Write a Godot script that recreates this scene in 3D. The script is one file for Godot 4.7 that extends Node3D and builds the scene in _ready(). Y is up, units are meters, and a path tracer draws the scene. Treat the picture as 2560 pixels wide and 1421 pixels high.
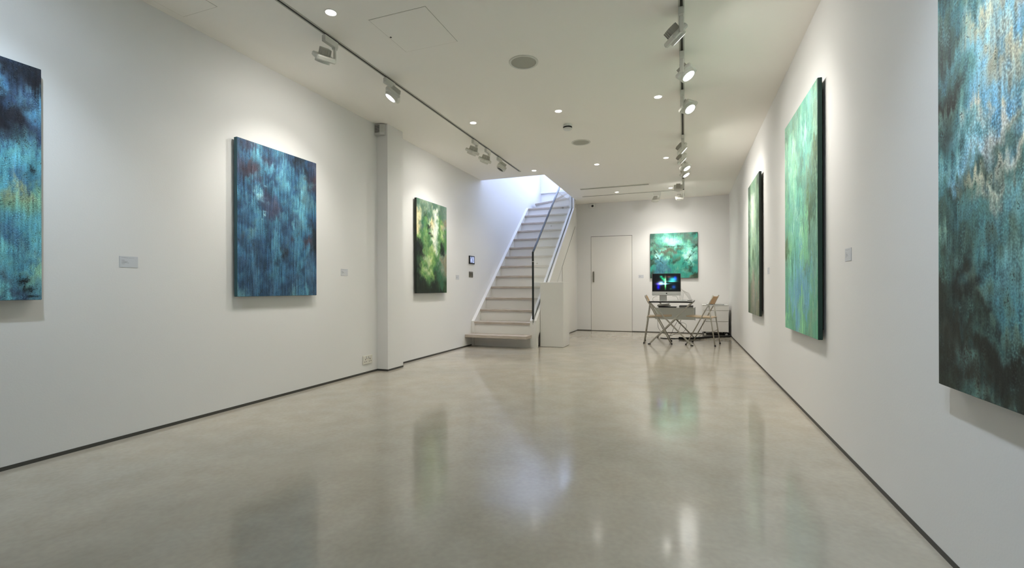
extends Node3D
# A white-walled gallery with a polished floor, a stair to daylight, abstract paintings and a small desk at the far end.

const XL := -3.282      # left wall
const XR := 0.835       # right wall
const ZB := -10.227     # far wall
const ZF := 3.4         # wall behind the camera
const CH := 2.798       # ceiling
const TOP := 5.6        # roof over the stair

# ---- tuning of light -------------------------------------------------------
const E_DOWN := 0.75
const E_SPOT := 0.80
const E_FILL := 0.36  # share of each beam given to the added wide fill light
const SKY := 12.5
const WARM := Color(1.0, 0.98, 0.94)
const NEUTRAL := Color(1.0, 0.985, 0.955)
const COOL := Color(0.86, 0.93, 1.0)

var M := {}


func _ready() -> void:
	var cam := Camera3D.new()
	cam.name = "camera"
	cam.projection = Camera3D.PROJECTION_FRUSTUM
	cam.near = 0.05
	cam.far = 100.0
	cam.keep_aspect = Camera3D.KEEP_HEIGHT
	cam.size = 2.0 * 0.05 * 710.5 / 1165.0
	cam.frustum_offset = Vector2(0.0, 0.05 * 11.6 / 1165.0)
	cam.position = Vector3(0, 0.93, 0)
	cam.basis = Basis(Vector3.UP, 0.35446) * Basis(Vector3.BACK, -0.00263)
	add_child(cam)
	cam.current = true

	var env := Environment.new()
	env.background_mode = Environment.BG_SKY
	var sky := Sky.new()
	var sm := ProceduralSkyMaterial.new()
	sm.sky_top_color = Color(0.72, 0.80, 1.0)
	sm.sky_horizon_color = Color(0.86, 0.90, 1.0)
	sm.ground_bottom_color = Color(0.5, 0.5, 0.5)
	sm.ground_horizon_color = Color(0.7, 0.72, 0.76)
	sm.sky_energy_multiplier = 1.0
	sky.sky_material = sm
	env.sky = sky
	env.background_energy_multiplier = SKY
	env.tonemap_mode = Environment.TONE_MAPPER_LINEAR
	env.tonemap_exposure = 1.13
	env.sdfgi_enabled = true
	env.ssao_enabled = true
	env.ssil_enabled = true
	var we := WorldEnvironment.new()
	we.name = "world"
	we.environment = env
	add_child(we)

	materials()
	room()
	stair()
	ceiling_things()
	paintings()
	wall_things()
	desk_corner()


# ---- geometry helpers --------------------------------------------------------
func S(smooth := false) -> SurfaceTool:
	var s := SurfaceTool.new()
	s.begin(Mesh.PRIMITIVE_TRIANGLES)
	s.set_smooth_group(0 if smooth else -1)
	return s


func tri(s: SurfaceTool, a: Vector3, b: Vector3, c: Vector3, out: Vector3) -> void:
	if (b - a).cross(c - a).dot(out) > 0.0:
		var t := b
		b = c
		c = t
	s.add_vertex(a)
	s.add_vertex(b)
	s.add_vertex(c)


func poly(s: SurfaceTool, p: Array, out: Vector3) -> void:
	for i in range(1, p.size() - 1):
		tri(s, p[0], p[i], p[i + 1], out)


# a box, its edges cut by bev
func box(s: SurfaceTool, at: Vector3, size: Vector3, bev := 0.0, turn := Basis.IDENTITY) -> void:
	var h := size / 2.0
	var t := Transform3D(turn, at)
	if bev <= 0.0:
		for ax in 3:
			for sg in [-1.0, 1.0]:
				var n := Vector3.ZERO
				n[ax] = sg
				var u := Vector3.ZERO
				u[(ax + 1) % 3] = h[(ax + 1) % 3]
				var v := Vector3.ZERO
				v[(ax + 2) % 3] = h[(ax + 2) % 3]
				var c := n * h
				poly(s, [t * (c - u - v), t * (c + u - v), t * (c + u + v), t * (c - u + v)], turn * n)
		return
	var k := h - Vector3(bev, bev, bev)
	for ax in 3:
		var b := (ax + 1) % 3
		var d := (ax + 2) % 3
		for sg in [-1.0, 1.0]:
			var q := []
			for e in [[-1, -1], [1, -1], [1, 1], [-1, 1]]:
				var p := Vector3.ZERO
				p[ax] = sg * h[ax]
				p[b] = e[0] * k[b]
				p[d] = e[1] * k[d]
				q.append(t * p)
			var n := Vector3.ZERO
			n[ax] = sg
			poly(s, q, turn * n)
			for sh in [-1.0, 1.0]:  # the edge between faces ax and b, running along d
				var a0 := Vector3.ZERO
				a0[ax] = sg * h[ax]
				a0[b] = sh * k[b]
				var b0 := Vector3.ZERO
				b0[ax] = sg * k[ax]
				b0[b] = sh * h[b]
				var run := Vector3.ZERO
				run[d] = k[d]
				var nn := Vector3.ZERO
				nn[ax] = sg
				nn[b] = sh
				poly(s, [t * (a0 - run), t * (a0 + run), t * (b0 + run), t * (b0 - run)], turn * nn)
	for i in 8:
		var g := Vector3(1 if i & 1 else -1, 1 if i & 2 else -1, 1 if i & 4 else -1)
		var p := g * k
		tri(s, t * (p + Vector3(g.x * bev, 0, 0)), t * (p + Vector3(0, g.y * bev, 0)), t * (p + Vector3(0, 0, g.z * bev)), turn * g)


func span(s: SurfaceTool, a: Vector3, b: Vector3, bev := 0.0) -> void:
	box(s, (a + b) / 2.0, (b - a).abs(), bev)


# a round bar through points; w, when given, flattens it (half sizes across and along `flat`)
func tube(s: SurfaceTool, p: Array, r: float, n := 8) -> void:
	var rings := []
	var up := Vector3.UP
	for i in p.size():
		var d: Vector3 = (p[mini(i + 1, p.size() - 1)] - p[maxi(i - 1, 0)]).normalized()
		if absf(d.dot(up)) > 0.95:
			up = Vector3.RIGHT if absf(d.x) < 0.9 else Vector3.BACK
		var u := d.cross(up).normalized()
		var v := u.cross(d).normalized()
		up = v
		var ring := []
		for k in n:
			var a := TAU * k / n
			ring.append(p[i] + (u * cos(a) + v * sin(a)) * r)
		rings.append(ring)
	for i in rings.size() - 1:
		for k in n:
			var l := (k + 1) % n
			poly(s, [rings[i][k], rings[i][l], rings[i + 1][l], rings[i + 1][k]], rings[i][k] + rings[i][l] - p[i] * 2.0)
	poly(s, rings[0], p[0] - p[1])
	poly(s, rings[-1], p[-1] - p[-2])


# a smooth curve through points
func curve(p: Array, steps := 6) -> Array:
	var out := []
	for i in p.size() - 1:
		for k in steps:
			out.append((p[i] as Vector3).cubic_interpolate(p[i + 1], p[maxi(i - 1, 0)], p[mini(i + 2, p.size() - 1)], float(k) / steps))
	out.append(p[-1])
	return out


# a rectangular bar from a to b: `across` gives the direction of its width
func bar(s: SurfaceTool, a: Vector3, b: Vector3, across: Vector3, w: float, th: float, bev := 0.002) -> void:
	var y := (b - a).normalized()
	var x := (across - y * across.dot(y)).normalized()
	box(s, (a + b) / 2.0, Vector3(w, a.distance_to(b), th), bev, Basis(x, y, x.cross(y)))


# profile points are (radius, height along axis)
func lathe(s: SurfaceTool, prof: Array, at: Vector3, axis: Vector3, n := 32) -> void:
	var y := axis.normalized()
	var x := y.cross(Vector3.BACK if absf(y.z) < 0.9 else Vector3.RIGHT).normalized()
	var z := x.cross(y)
	for i in prof.size() - 1:
		var p: Vector2 = prof[i]
		var q: Vector2 = prof[i + 1]
		var nn := Vector2(q.y - p.y, p.x - q.x)
		for k in n:
			var d0 := x * cos(TAU * k / n) + z * sin(TAU * k / n)
			var d1 := x * cos(TAU * (k + 1) / n) + z * sin(TAU * (k + 1) / n)
			var out := (d0 + d1) * 0.5 * nn.x + y * nn.y
			var a := at + d0 * p.x + y * p.y
			var b := at + d1 * p.x + y * p.y
			var c := at + d1 * q.x + y * q.y
			var d := at + d0 * q.x + y * q.y
			if p.x > 1e-6:
				tri(s, a, b, c, out)
			if q.x > 1e-6:
				tri(s, a, c, d, out)


# a flat outline (z, y) given thickness along x from x0 to x1
func slab_x(s: SurfaceTool, out2: Array, x0: float, x1: float) -> void:
	var pv := PackedVector2Array(out2)
	var idx := Geometry2D.triangulate_polygon(pv)
	for i in range(0, idx.size(), 3):
		for e in [[x0, -1.0], [x1, 1.0]]:
			var q := []
			for k in 3:
				var v := pv[idx[i + k]]
				q.append(Vector3(e[0], v.y, v.x))
			tri(s, q[0], q[1], q[2], Vector3(e[1] * signf(x1 - x0), 0, 0))
	var area := 0.0
	for i in pv.size():
		area += pv[i].cross(pv[(i + 1) % pv.size()])
	for i in pv.size():
		var a := pv[i]
		var b := pv[(i + 1) % pv.size()]
		var n := Vector2(b.y - a.y, a.x - b.x) * signf(area)
		poly(s, [Vector3(x0, a.y, a.x), Vector3(x0, b.y, b.x), Vector3(x1, b.y, b.x), Vector3(x1, a.y, a.x)], Vector3(0, n.y, n.x))


func obj(called: String, s: SurfaceTool, m: Material, parent: Node3D = self) -> MeshInstance3D:
	s.generate_normals()
	var o := MeshInstance3D.new()
	o.name = called
	o.mesh = s.commit()
	o.material_override = m
	parent.add_child(o, true)
	return o


func thing(called: String, label: String, category: String, at := Vector3.ZERO, turn := 0.0, group := "") -> Node3D:
	var o := Node3D.new()
	o.name = called
	add_child(o, true)
	o.position = at
	o.rotation.y = turn
	return tag(o, label, category, group) as Node3D


func tag(o: Node3D, label: String, category: String, group := "", kind := "") -> Node3D:
	o.set_meta("label", label)
	o.set_meta("category", category)
	if group:
		o.set_meta("group", group)
	if kind:
		o.set_meta("kind", kind)
	return o


func struct(called: String, s: SurfaceTool, m: Material, label: String, category: String) -> Node3D:
	return tag(obj(called, s, m), label, category, "", "structure")


# ---- materials -----------------------------------------------------------------
func mat(c: Color, rough := 0.6, metal := 0.0) -> StandardMaterial3D:
	var m := StandardMaterial3D.new()
	m.albedo_color = c
	m.roughness = rough
	m.metallic = metal
	return m


func glow(c: Color, e: float) -> StandardMaterial3D:
	var m := mat(Color(0.9, 0.9, 0.9), 0.4)
	m.emission_enabled = true
	m.emission = c
	m.emission_energy_multiplier = e
	return m


func noise_tex(freq: float, oct: int, seed_: int, normal := false, strength := 1.0, ramp: Gradient = null, side := 512) -> NoiseTexture2D:
	var n := FastNoiseLite.new()
	n.seed = seed_
	n.noise_type = FastNoiseLite.TYPE_SIMPLEX_SMOOTH
	n.frequency = freq
	n.fractal_octaves = oct
	var t := NoiseTexture2D.new()
	t.width = side
	t.height = side
	t.seamless = true
	t.noise = n
	t.as_normal_map = normal
	t.bump_strength = strength
	if ramp:
		t.color_ramp = ramp
	return t


func ramp(a: Color, b: Color, c: Color) -> Gradient:
	var g := Gradient.new()
	g.offsets = PackedFloat32Array([0.15, 0.5, 0.85])
	g.colors = PackedColorArray([a, b, c])
	return g


func tri_map(m: StandardMaterial3D, scale: float) -> StandardMaterial3D:
	m.uv1_triplanar = true
	m.uv1_world_triplanar = true
	m.uv1_scale = Vector3.ONE * scale
	return m


func materials() -> void:
	var w := tri_map(mat(Color(0.90, 0.895, 0.885), 0.75), 1.6)
	w.normal_enabled = true
	w.normal_texture = noise_tex(0.09, 3, 3, true, 2.0)
	w.normal_scale = 0.07
	M.wall = w
	M.ceiling = mat(Color(1.0, 0.985, 0.955), 0.8)
	M.upper = mat(Color(0.94, 0.94, 0.94), 0.8)
	M.gap = mat(Color(0.27, 0.265, 0.245), 0.55)  # dark tone painted for the shaded recess at the wall feet
	M.dark = mat(Color(0.03, 0.03, 0.03), 0.5)
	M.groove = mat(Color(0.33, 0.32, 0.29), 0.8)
	M.paint = mat(Color(0.90, 0.89, 0.87), 0.45)
	M.fitting = mat(Color(0.86, 0.855, 0.82), 0.42)
	M.fitting_dark = mat(Color(0.72, 0.71, 0.67), 0.5)
	M.track = mat(Color(0.74, 0.73, 0.69), 0.4)
	M.slot = mat(Color(0.20, 0.19, 0.165), 0.6)
	M.steel = mat(Color(0.70, 0.685, 0.64), 0.34, 0.5)
	M.chrome = mat(Color(0.75, 0.74, 0.72), 0.2, 0.9)
	M.black = mat(Color(0.045, 0.045, 0.045), 0.4)
	M.silver = mat(Color(0.80, 0.80, 0.79), 0.38, 0.25)
	M.white = mat(Color(0.90, 0.90, 0.885), 0.35)
	M.grille = mat(Color(0.70, 0.695, 0.65), 0.75)
	M.cream = mat(Color(0.86, 0.845, 0.80), 0.5)
	M.plate = mat(Color(0.50, 0.485, 0.44), 0.35, 0.6)
	M.cable = mat(Color(0.05, 0.05, 0.05), 0.55)
	M.cable_grey = mat(Color(0.42, 0.41, 0.38), 0.5)
	M.box = mat(Color(0.86, 0.87, 0.84), 0.14)
	# polished concrete
	var f := tri_map(mat(Color.WHITE, 1.0), 0.23)
	f.albedo_texture = concrete()
	f.roughness_texture = noise_tex(0.012, 5, 8, false, 1.0, ramp(Color(0.10, 0.10, 0.10), Color(0.125, 0.125, 0.125), Color(0.155, 0.155, 0.155)), 1024)
	f.roughness = 1.0
	f.metallic_specular = 0.48
	M.floor = f
	# pale limed oak treads, chair plywood
	M.oak = wood(Color(0.73, 0.685, 0.635), Color(0.64, 0.585, 0.53), 4)
	M.ply = wood(Color(0.78, 0.61, 0.40), Color(0.66, 0.48, 0.29), 5)
	M.ply.roughness = 0.42
	M.seat = wood(Color(0.80, 0.70, 0.56), Color(0.71, 0.60, 0.46), 6)
	M.seat.roughness = 0.35
	M.wire = mat(Color(0.72, 0.71, 0.69), 0.35, 0.3)
	var g := mat(Color(0.86, 0.93, 0.89, 0.10), 0.02)
	g.transparency = BaseMaterial3D.TRANSPARENCY_ALPHA
	M.glass = g
	M.glass_edge = mat(Color(0.075, 0.10, 0.095), 0.15)
	var tg := mat(Color(0.05, 0.06, 0.06, 0.35), 0.04)
	tg.transparency = BaseMaterial3D.TRANSPARENCY_ALPHA
	M.smoked = tg
	M.lamp = glow(Color(1.0, 0.97, 0.92), 6.0)
	M.lens = glow(Color(0.95, 0.97, 1.0), 5.0)
	M.lens_off = mat(Color(0.05, 0.05, 0.045), 0.25)
	M.batten = mat(Color(0.36, 0.33, 0.29), 0.8)
	M.paper = mat(Color(0.88, 0.88, 0.86), 0.7)
	M.charcoal = mat(Color(0.13, 0.135, 0.145), 0.45)
	M.greyfile = mat(Color(0.50, 0.52, 0.52), 0.45)


func wood(a: Color, b: Color, seed_: int) -> StandardMaterial3D:
	var m := mat(Color.WHITE, 0.5)
	m.albedo_texture = noise_tex(0.02, 4, seed_, false, 1.0, ramp(b, a, a.lightened(0.12)), 256)
	m.uv1_triplanar = true
	m.uv1_scale = Vector3(0.9, 14.0, 7.0)
	return m


func grey_noise(w: int, h: int, freq: float, oct: int, seed_: int, squash := 1) -> PackedByteArray:
	var n := FastNoiseLite.new()
	n.seed = seed_
	n.noise_type = FastNoiseLite.TYPE_SIMPLEX_SMOOTH
	n.frequency = freq
	n.fractal_octaves = oct
	var im := n.get_image(w, maxi(h / squash, 4), false, false, true)
	if squash > 1:
		im.resize(w, h, Image.INTERPOLATE_CUBIC)
	im.convert(Image.FORMAT_L8)
	return im.get_data()


func concrete() -> ImageTexture:
	var n := 1024
	var t := []
	for k in 3:
		var nn := FastNoiseLite.new()
		nn.seed = 21 + k
		nn.noise_type = FastNoiseLite.TYPE_SIMPLEX_SMOOTH
		nn.frequency = [0.004, 0.016, 0.12][k]
		nn.fractal_octaves = [4, 5, 3][k]
		var im := nn.get_seamless_image(n, n, false, false, 0.1, true)
		im.convert(Image.FORMAT_L8)
		t.append(im.get_data())
	var A: PackedByteArray = t[0]
	var B: PackedByteArray = t[1]
	var C: PackedByteArray = t[2]
	var out := PackedByteArray()
	out.resize(n * n * 3)
	for i in n * n:
		var v := 1.0 + (A[i] - 128) * 0.00022 + (B[i] - 128) * 0.0003 + (C[i] - 128) * 0.00022
		var k := (A[i] - B[i]) * 0.012
		out[i * 3] = clampi(int(179.0 * v + k), 0, 255)
		out[i * 3 + 1] = clampi(int(172.0 * v), 0, 255)
		out[i * 3 + 2] = clampi(int(158.0 * v - k), 0, 255)
	return ImageTexture.create_from_image(Image.create_from_data(n, n, false, Image.FORMAT_RGB8, out))


# ---- the room ---------------------------------------------------------------------
func room() -> void:
	var fl := thing("floor", "polished greige concrete floor running the length of the gallery", "floor")
	fl.set_meta("kind", "structure")
	var s := S()
	span(s, Vector3(XL - 0.2, -0.2, ZF + 0.2), Vector3(XR + 0.2, 0.0, -4.768))
	obj("slab", s, M.floor, fl)
	s = S()
	span(s, Vector3(XL - 0.2, -0.2, -4.771), Vector3(XR + 0.2, 0.0, -11.2))
	obj("slab", s, M.floor, fl)
	s = S()
	span(s, Vector3(XL, -0.1, -4.767), Vector3(XR, -0.0015, -4.772))
	obj("joint", s, M.groove, fl)

	# ceiling with the stair opening
	s = S()
	span(s, Vector3(XL - 0.2, CH, ZF + 0.2), Vector3(XR + 0.2, CH + 0.22, -7.352))
	span(s, Vector3(-2.149, CH, -7.352), Vector3(XR + 0.2, CH + 0.22, -11.2))
	span(s, Vector3(-2.262, CH, -9.755), Vector3(-2.149, CH + 0.22, -11.2))
	struct("ceiling", s, M.ceiling, "white plaster ceiling cut open over the staircase", "ceiling")

	s = S()
	span(s, Vector3(XL - 0.2, 0, ZF), Vector3(XL, CH, -7.352))
	span(s, Vector3(XL - 0.2, 0, -7.352), Vector3(XL, TOP, -11.1))
	struct("wall_left", s, M.wall, "long white left wall hung with blue and green paintings", "wall")
	s = S()
	span(s, Vector3(XL - 0.01, 0, -4.447), Vector3(-3.141, CH, -4.749))
	struct("wall_column", s, M.wall, "shallow white pier projecting from the left wall", "pier")
	s = S()
	span(s, Vector3(XR, 0, ZF), Vector3(XR + 0.2, CH, -10.5))
	struct("wall_right", s, M.wall, "long white right wall hung with tall green paintings", "wall")
	s = S()
	span(s, Vector3(-2.26, 0, ZB), Vector3(XR + 0.1, CH, ZB - 0.2))
	struct("wall_back", s, M.wall, "white far wall behind the desk with a flush door", "wall")
	s = S()
	span(s, Vector3(XL - 0.2, 0, ZF), Vector3(XR + 0.2, CH, ZF + 0.2))
	struct("wall_front", s, M.wall, "white wall behind the viewer", "wall")

	# dark strips painting in the shaded recess at the foot of the walls
	s = S()
	span(s, Vector3(XL - 0.01, 0, ZF), Vector3(XL + 0.002, 0.021, -4.45))
	span(s, Vector3(XL - 0.01, 0, -4.74), Vector3(XL + 0.002, 0.021, -7.02))
	span(s, Vector3(XL, 0, -4.445), Vector3(-3.139, 0.021, -4.75))
	struct("shadow_strip_left", s, M.gap, "thin dark grey strip for the shaded gap at the foot of the left wall", "shadow_strip")
	s = S()
	span(s, Vector3(XR - 0.002, 0, ZF), Vector3(XR + 0.01, 0.021, ZB))
	struct("shadow_strip_right", s, M.gap, "thin dark grey strip for the shaded gap at the foot of the right wall", "shadow_strip")
	s = S()
	span(s, Vector3(-2.238, 0, ZB - 0.01), Vector3(-1.927, 0.018, ZB + 0.002))
	span(s, Vector3(-1.047, 0, ZB - 0.01), Vector3(XR, 0.018, ZB + 0.002))
	struct("shadow_strip_back", s, M.gap, "thin dark grey strip for the shaded gap at the foot of the far wall", "shadow_strip")

	# flush door
	var d := thing("door_1", "flush white door without a frame in the far wall", "door", Vector3(-1.487, 0, ZB))
	d.set_meta("kind", "structure")
	s = S()
	span(s, Vector3(-0.441, 0, -0.02), Vector3(0.441, 2.069, 0.0012))
	obj("shadow_gap", s, M.groove, d)
	s = S()
	span(s, Vector3(-0.435, 0.012, 0.0), Vector3(0.435, 2.061, 0.006), 0.001)
	var lf := obj("leaf", s, M.paint, d)
	s = S()
	box(s, Vector3(-0.382, 1.182, 0.024), Vector3(0.03, 0.235, 0.016), 0.004)
	for y in [1.09, 1.27]:
		box(s, Vector3(-0.382, y, 0.011), Vector3(0.018, 0.018, 0.014))
	obj("handle", s, M.plate, lf).set_meta("label", "grey metal pull handle")

	# the storey above the stair: walls, roof and windows
	s = S()
	span(s, Vector3(XL - 0.2, CH + 0.2, -7.352), Vector3(-0.7, TOP, -7.15))
	struct("wall_upper_front", s, M.upper, "white wall of the upper floor over the stair opening", "wall")
	s = S()
	span(s, Vector3(-0.9, CH + 0.2, -7.3), Vector3(-0.7, TOP, -11.1))
	struct("wall_upper_right", s, M.upper, "white right wall of the upper floor", "wall")
	s = S()
	var zb := -10.95
	span(s, Vector3(XL, 0, zb), Vector3(-0.7, 3.32, zb - 0.15))
	span(s, Vector3(XL, 3.32, zb), Vector3(-2.83, TOP, zb - 0.15))
	span(s, Vector3(-2.83, 4.9, zb), Vector3(-0.7, TOP, zb - 0.15))
	span(s, Vector3(-1.2, 3.32, zb), Vector3(-0.7, 4.9, zb - 0.15))
	struct("wall_upper_back", s, M.upper, "white wall at the head of the stair around a bright window", "wall")
	s = S()
	span(s, Vector3(XL, 3.245, zb), Vector3(-0.9, 3.275, zb + 0.05), 0.004)
	struct("trim_1", s, M.upper, "white ledge below the bright window at the stair head", "ledge")
	s = S()
	span(s, Vector3(XL - 0.2, TOP, -7.15), Vector3(-0.7, TOP + 0.15, -7.8))
	span(s, Vector3(XL - 0.2, TOP, -10.3), Vector3(-0.7, TOP + 0.15, -11.1))
	span(s, Vector3(XL - 0.2, TOP, -7.8), Vector3(-3.1, TOP + 0.15, -10.3))
	span(s, Vector3(-1.9, TOP, -7.8), Vector3(-0.7, TOP + 0.15, -10.3))
	struct("ceiling_upper", s, M.upper, "white roof out of view, with a long rooflight lighting the stairwell", "roof")
	s = S()
	span(s, Vector3(-2.86, 3.29, zb - 0.09), Vector3(-1.17, 4.93, zb - 0.084))
	struct("window_1", s, M.glass, "bright window at the head of the stair", "window")
	s = S()
	span(s, Vector3(-3.12, TOP + 0.08, -7.78), Vector3(-1.88, TOP + 0.086, -10.32))
	struct("window_2", s, M.glass, "rooflight out of view, placed to light the stairwell", "window")  # out of view, placed to brighten the stairwell


# ---- staircase ----------------------------------------------------------------------
func stair() -> void:
	var rise := 0.1918
	var go := 0.2355
	var x0 := XL + 0.055        # inner face of the wall string
	var x1 := -2.272            # inner face of the outer string
	var x2 := -2.168
	var k := rise / go
	var t := thing("staircase", "white staircase with pale oak treads climbing to daylight along the left wall", "staircase")
	for n in range(1, 15):
		var zn := -6.93 - go * (n - 2)
		var yn := rise * n + 0.012
		var s := S()
		var th := 0.047 if n == 1 else 0.036
		if n == 1:
			span(s, Vector3(XL + 0.002, yn - th, zn), Vector3(-2.245, yn, -6.97), 0.003)
		else:
			span(s, Vector3(x0, yn - th, zn), Vector3(x1, yn, zn - go - 0.03), 0.003)
		obj("tread", s, M.oak, t)
		s = S()
		if n == 1:
			span(s, Vector3(XL + 0.002, 0, -6.962), Vector3(x1, yn - th, -6.99))
		else:
			span(s, Vector3(x0, yn - th - rise + 0.036, zn - 0.026), Vector3(x1, yn - th, zn - 0.046))
		obj("riser", s, M.paint, t)
	# two winders turning to the right round the newel, and their risers
	var zt := -6.93 - go * 12
	var pin := Vector3(x1, 0, -9.62)
	for e in [[15, Vector3(x0, 0, -10.27), Vector3(x1, 0, -9.80)], [16, Vector3(-2.93, 0, -10.9), Vector3(x1, 0, -9.92)]]:
		var y: float = rise * e[0] + 0.012
		var a: Vector3 = e[1]
		var b: Vector3 = e[2]
		var s := S()
		var far := [Vector3(x1, 0, -10.93), Vector3(x0, 0, -10.93)] if e[0] == 15 else [Vector3(x1, 0, -10.93)]
		var pts := [a, b] + far
		var q := []
		var low := []
		for p in pts:
			q.append(p + Vector3(0, y, 0))
			low.append(p + Vector3(0, y - 0.036, 0))
		poly(s, q, Vector3.UP)
		poly(s, low, Vector3.DOWN)
		for i in pts.size():
			var j := (i + 1) % pts.size()
			var dirn: Vector3 = pts[j] - pts[i]
			poly(s, [q[i], q[j], low[j], low[i]], Vector3(-dirn.z, 0, dirn.x))
		obj("winder_tread", s, M.oak, t)
		s = S()
		var back := (b - a).cross(Vector3.UP).normalized() * 0.02
		if back.z > 0:
			back = -back
		a += back
		b += back
		b.x = x1 - 0.002
		poly(s, [a + Vector3(0, y - 0.036, 0), b + Vector3(0, y - 0.036, 0), b + Vector3(0, y - rise, 0), a + Vector3(0, y - rise, 0)], Vector3.BACK)
		a += back
		b += back
		b.x = x1 - 0.002
		poly(s, [a + Vector3(0, y - 0.036, 0), b + Vector3(0, y - 0.036, 0), b + Vector3(0, y - rise, 0), a + Vector3(0, y - rise, 0)], Vector3.FORWARD)
		obj("riser", s, M.paint, t)
	# strings
	var s := S()
	slab_x(s, [Vector2(-6.945, 0), Vector2(-6.945, 0.402), Vector2(zt - 0.03, 0.402 + k * (-zt + 0.03 - 6.945)), Vector2(zt - 0.03, 2.0), Vector2(-7.4, 0)], XL + 0.001, x0)
	obj("wall_string", s, M.paint, t)
	s = S()
	var zn2 := -9.63
	var yn2: float = 0.425 + k * (-zn2 - 6.945)
	var xg := -2.222
	var gt := 0.0085
	var dep := 0.34
	for e in [[x1, xg - gt - 0.002, 0.0], [xg + gt + 0.005, x2, 0.0], [xg - gt - 0.002, xg + gt + 0.005, 0.06]]:
		var lo: float = e[2]
		slab_x(s, [Vector2(-6.945, 0), Vector2(-6.945, 0.425 - lo), Vector2(zn2 - lo * 0.5, yn2 - lo), Vector2(zn2 - lo, 3.4), Vector2(-9.75, 3.4), Vector2(-9.75, 0.425 + k * 2.805 - dep), Vector2(-6.945 - (dep - 0.425) / k if dep > 0.425 else -7.05, 0.0 if dep > 0.425 else 0.425 + k * 0.105 - dep), Vector2(-7.05, 0)], e[0], e[1])
	obj("outer_string", s, M.paint, t)
	# glass balustrade in a slot of the outer string
	var gl := thing("glass_balustrade", "clear glass balustrade with a dark polished edge beside the stair", "balustrade")
	var ztop := -9.61
	s = S()
	slab_x(s, [Vector2(-6.96, 0.39), Vector2(-6.96, 1.49), Vector2(-9.625, 1.49 + k * 2.665), Vector2(-9.625, yn2 - 0.03)], xg - gt, xg + gt)
	obj("pane", s, M.glass, gl)
	s = S()
	bar(s, Vector3(xg, 0.449, -6.952), Vector3(xg, 1.497, -6.952), Vector3.RIGHT, 0.03, 0.016, 0.001)
	bar(s, Vector3(xg, 1.497, -6.952), Vector3(xg, 1.497 + k * (-ztop - 6.952), ztop), Vector3.RIGHT, 0.03, 0.016, 0.001)
	obj("edge", s, M.glass_edge, gl).set_meta("label", "dark polished glass edge")
	s = S()
	bar(s, Vector3(xg + 0.011, 0.437, -6.98), Vector3(xg + 0.011, yn2 + 0.003, zn2 + 0.005), Vector3.RIGHT, 0.004, 0.012, 0.0)
	bar(s, Vector3(xg + 0.011, yn2, zn2 + 0.004), Vector3(xg + 0.011, 3.0, zn2 + 0.006), Vector3.RIGHT, 0.004, 0.006, 0.0)
	obj("slot_shade", s, M.slot, gl)  # dark bar painted as the shaded slot beside the glass
	for p in [Vector3(xg + gt, 2.039, -7.984), Vector3(xg + gt, 1.333, -7.131)]:
		s = S()
		lathe(s, [Vector2(0.013, 0), Vector2(0.013, 0.003), Vector2(0, 0.003)], p, Vector3.RIGHT, 16)
		obj("disc", s, M.fitting_dark, gl)
	s = S()
	box(s, Vector3(xg, 1.352, -6.951), Vector3(0.033, 0.012, 0.022), 0.001)
	obj("clip", s, M.chrome, gl)

	# wall under the stair with a cupboard door cut into it
	s = S()
	slab_x(s, [Vector2(-7.053, 0), Vector2(-7.053, 0.423 + k * 0.108 - dep), Vector2(-9.752, 0.423 + k * 2.807 - dep), Vector2(-9.752, CH), Vector2(ZB, CH), Vector2(ZB, 0)], -2.262, -2.24)
	struct("wall_stair", s, M.wall, "white wall closing the space under the stair", "wall")
	s = S()
	span(s, Vector3(-2.24, 0, -7.5), Vector3(-2.238, 0.012, ZB))
	struct("shadow_strip_stair", s, M.gap, "thin dark strip for the shaded gap under the stair cupboard", "shadow_strip")  # dark strip standing in for the shade under the wall edge
	var cd := thing("door_2", "white slope-topped cupboard door in the wall under the stair", "door")
	cd.set_meta("kind", "structure")
	s = S()
	slab_x(s, [Vector2(-8.876, 0.01), Vector2(-8.876, 1.356), Vector2(-10.037, 2.291), Vector2(-10.037, 0.01)], -2.24, -2.2385)
	obj("shadow_gap", s, M.groove, cd)
	s = S()
	slab_x(s, [Vector2(-8.883, 0.015), Vector2(-8.883, 1.349), Vector2(-10.03, 2.275), Vector2(-10.03, 0.015)], -2.24, -2.234)
	obj("leaf", s, M.paint, cd)
	s = S()
	slab_x(s, [Vector2(-8.874, 1.345), Vector2(-8.874, 1.349), Vector2(-8.46, 1.012), Vector2(-8.46, 1.008)], -2.24, -2.2388)
	obj("seam", s, M.groove, cd)

	var p := thing("plinth", "plain white display plinth standing against the foot of the stair", "plinth", Vector3(-1.973, 0, -7.34))
	s = S()
	span(s, Vector3(-0.19, 0.004, -0.2), Vector3(0.19, 1.031, 0.2), 0.003)
	obj("body", s, M.paint, p)
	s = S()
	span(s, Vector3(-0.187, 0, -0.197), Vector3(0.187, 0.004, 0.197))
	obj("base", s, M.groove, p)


# ---- ceiling fittings ------------------------------------------------------------------
func spot_light(at: Vector3, dir: Vector3, e: float, angle: float, c: Color, size := 0.03, parent: Node3D = self) -> void:
	var l := SpotLight3D.new()
	l.name = "lamp"
	l.light_color = c
	l.light_energy = e
	l.spot_angle = angle
	l.spot_angle_attenuation = 1.0
	l.spot_attenuation = 2.0
	l.spot_range = 20.0
	l.light_size = size
	l.shadow_enabled = true
	parent.add_child(l, true)
	var up := Vector3.UP if absf(dir.normalized().y) < 0.98 else Vector3.BACK
	l.global_transform = Transform3D(Basis.looking_at(dir, up), at)


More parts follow.
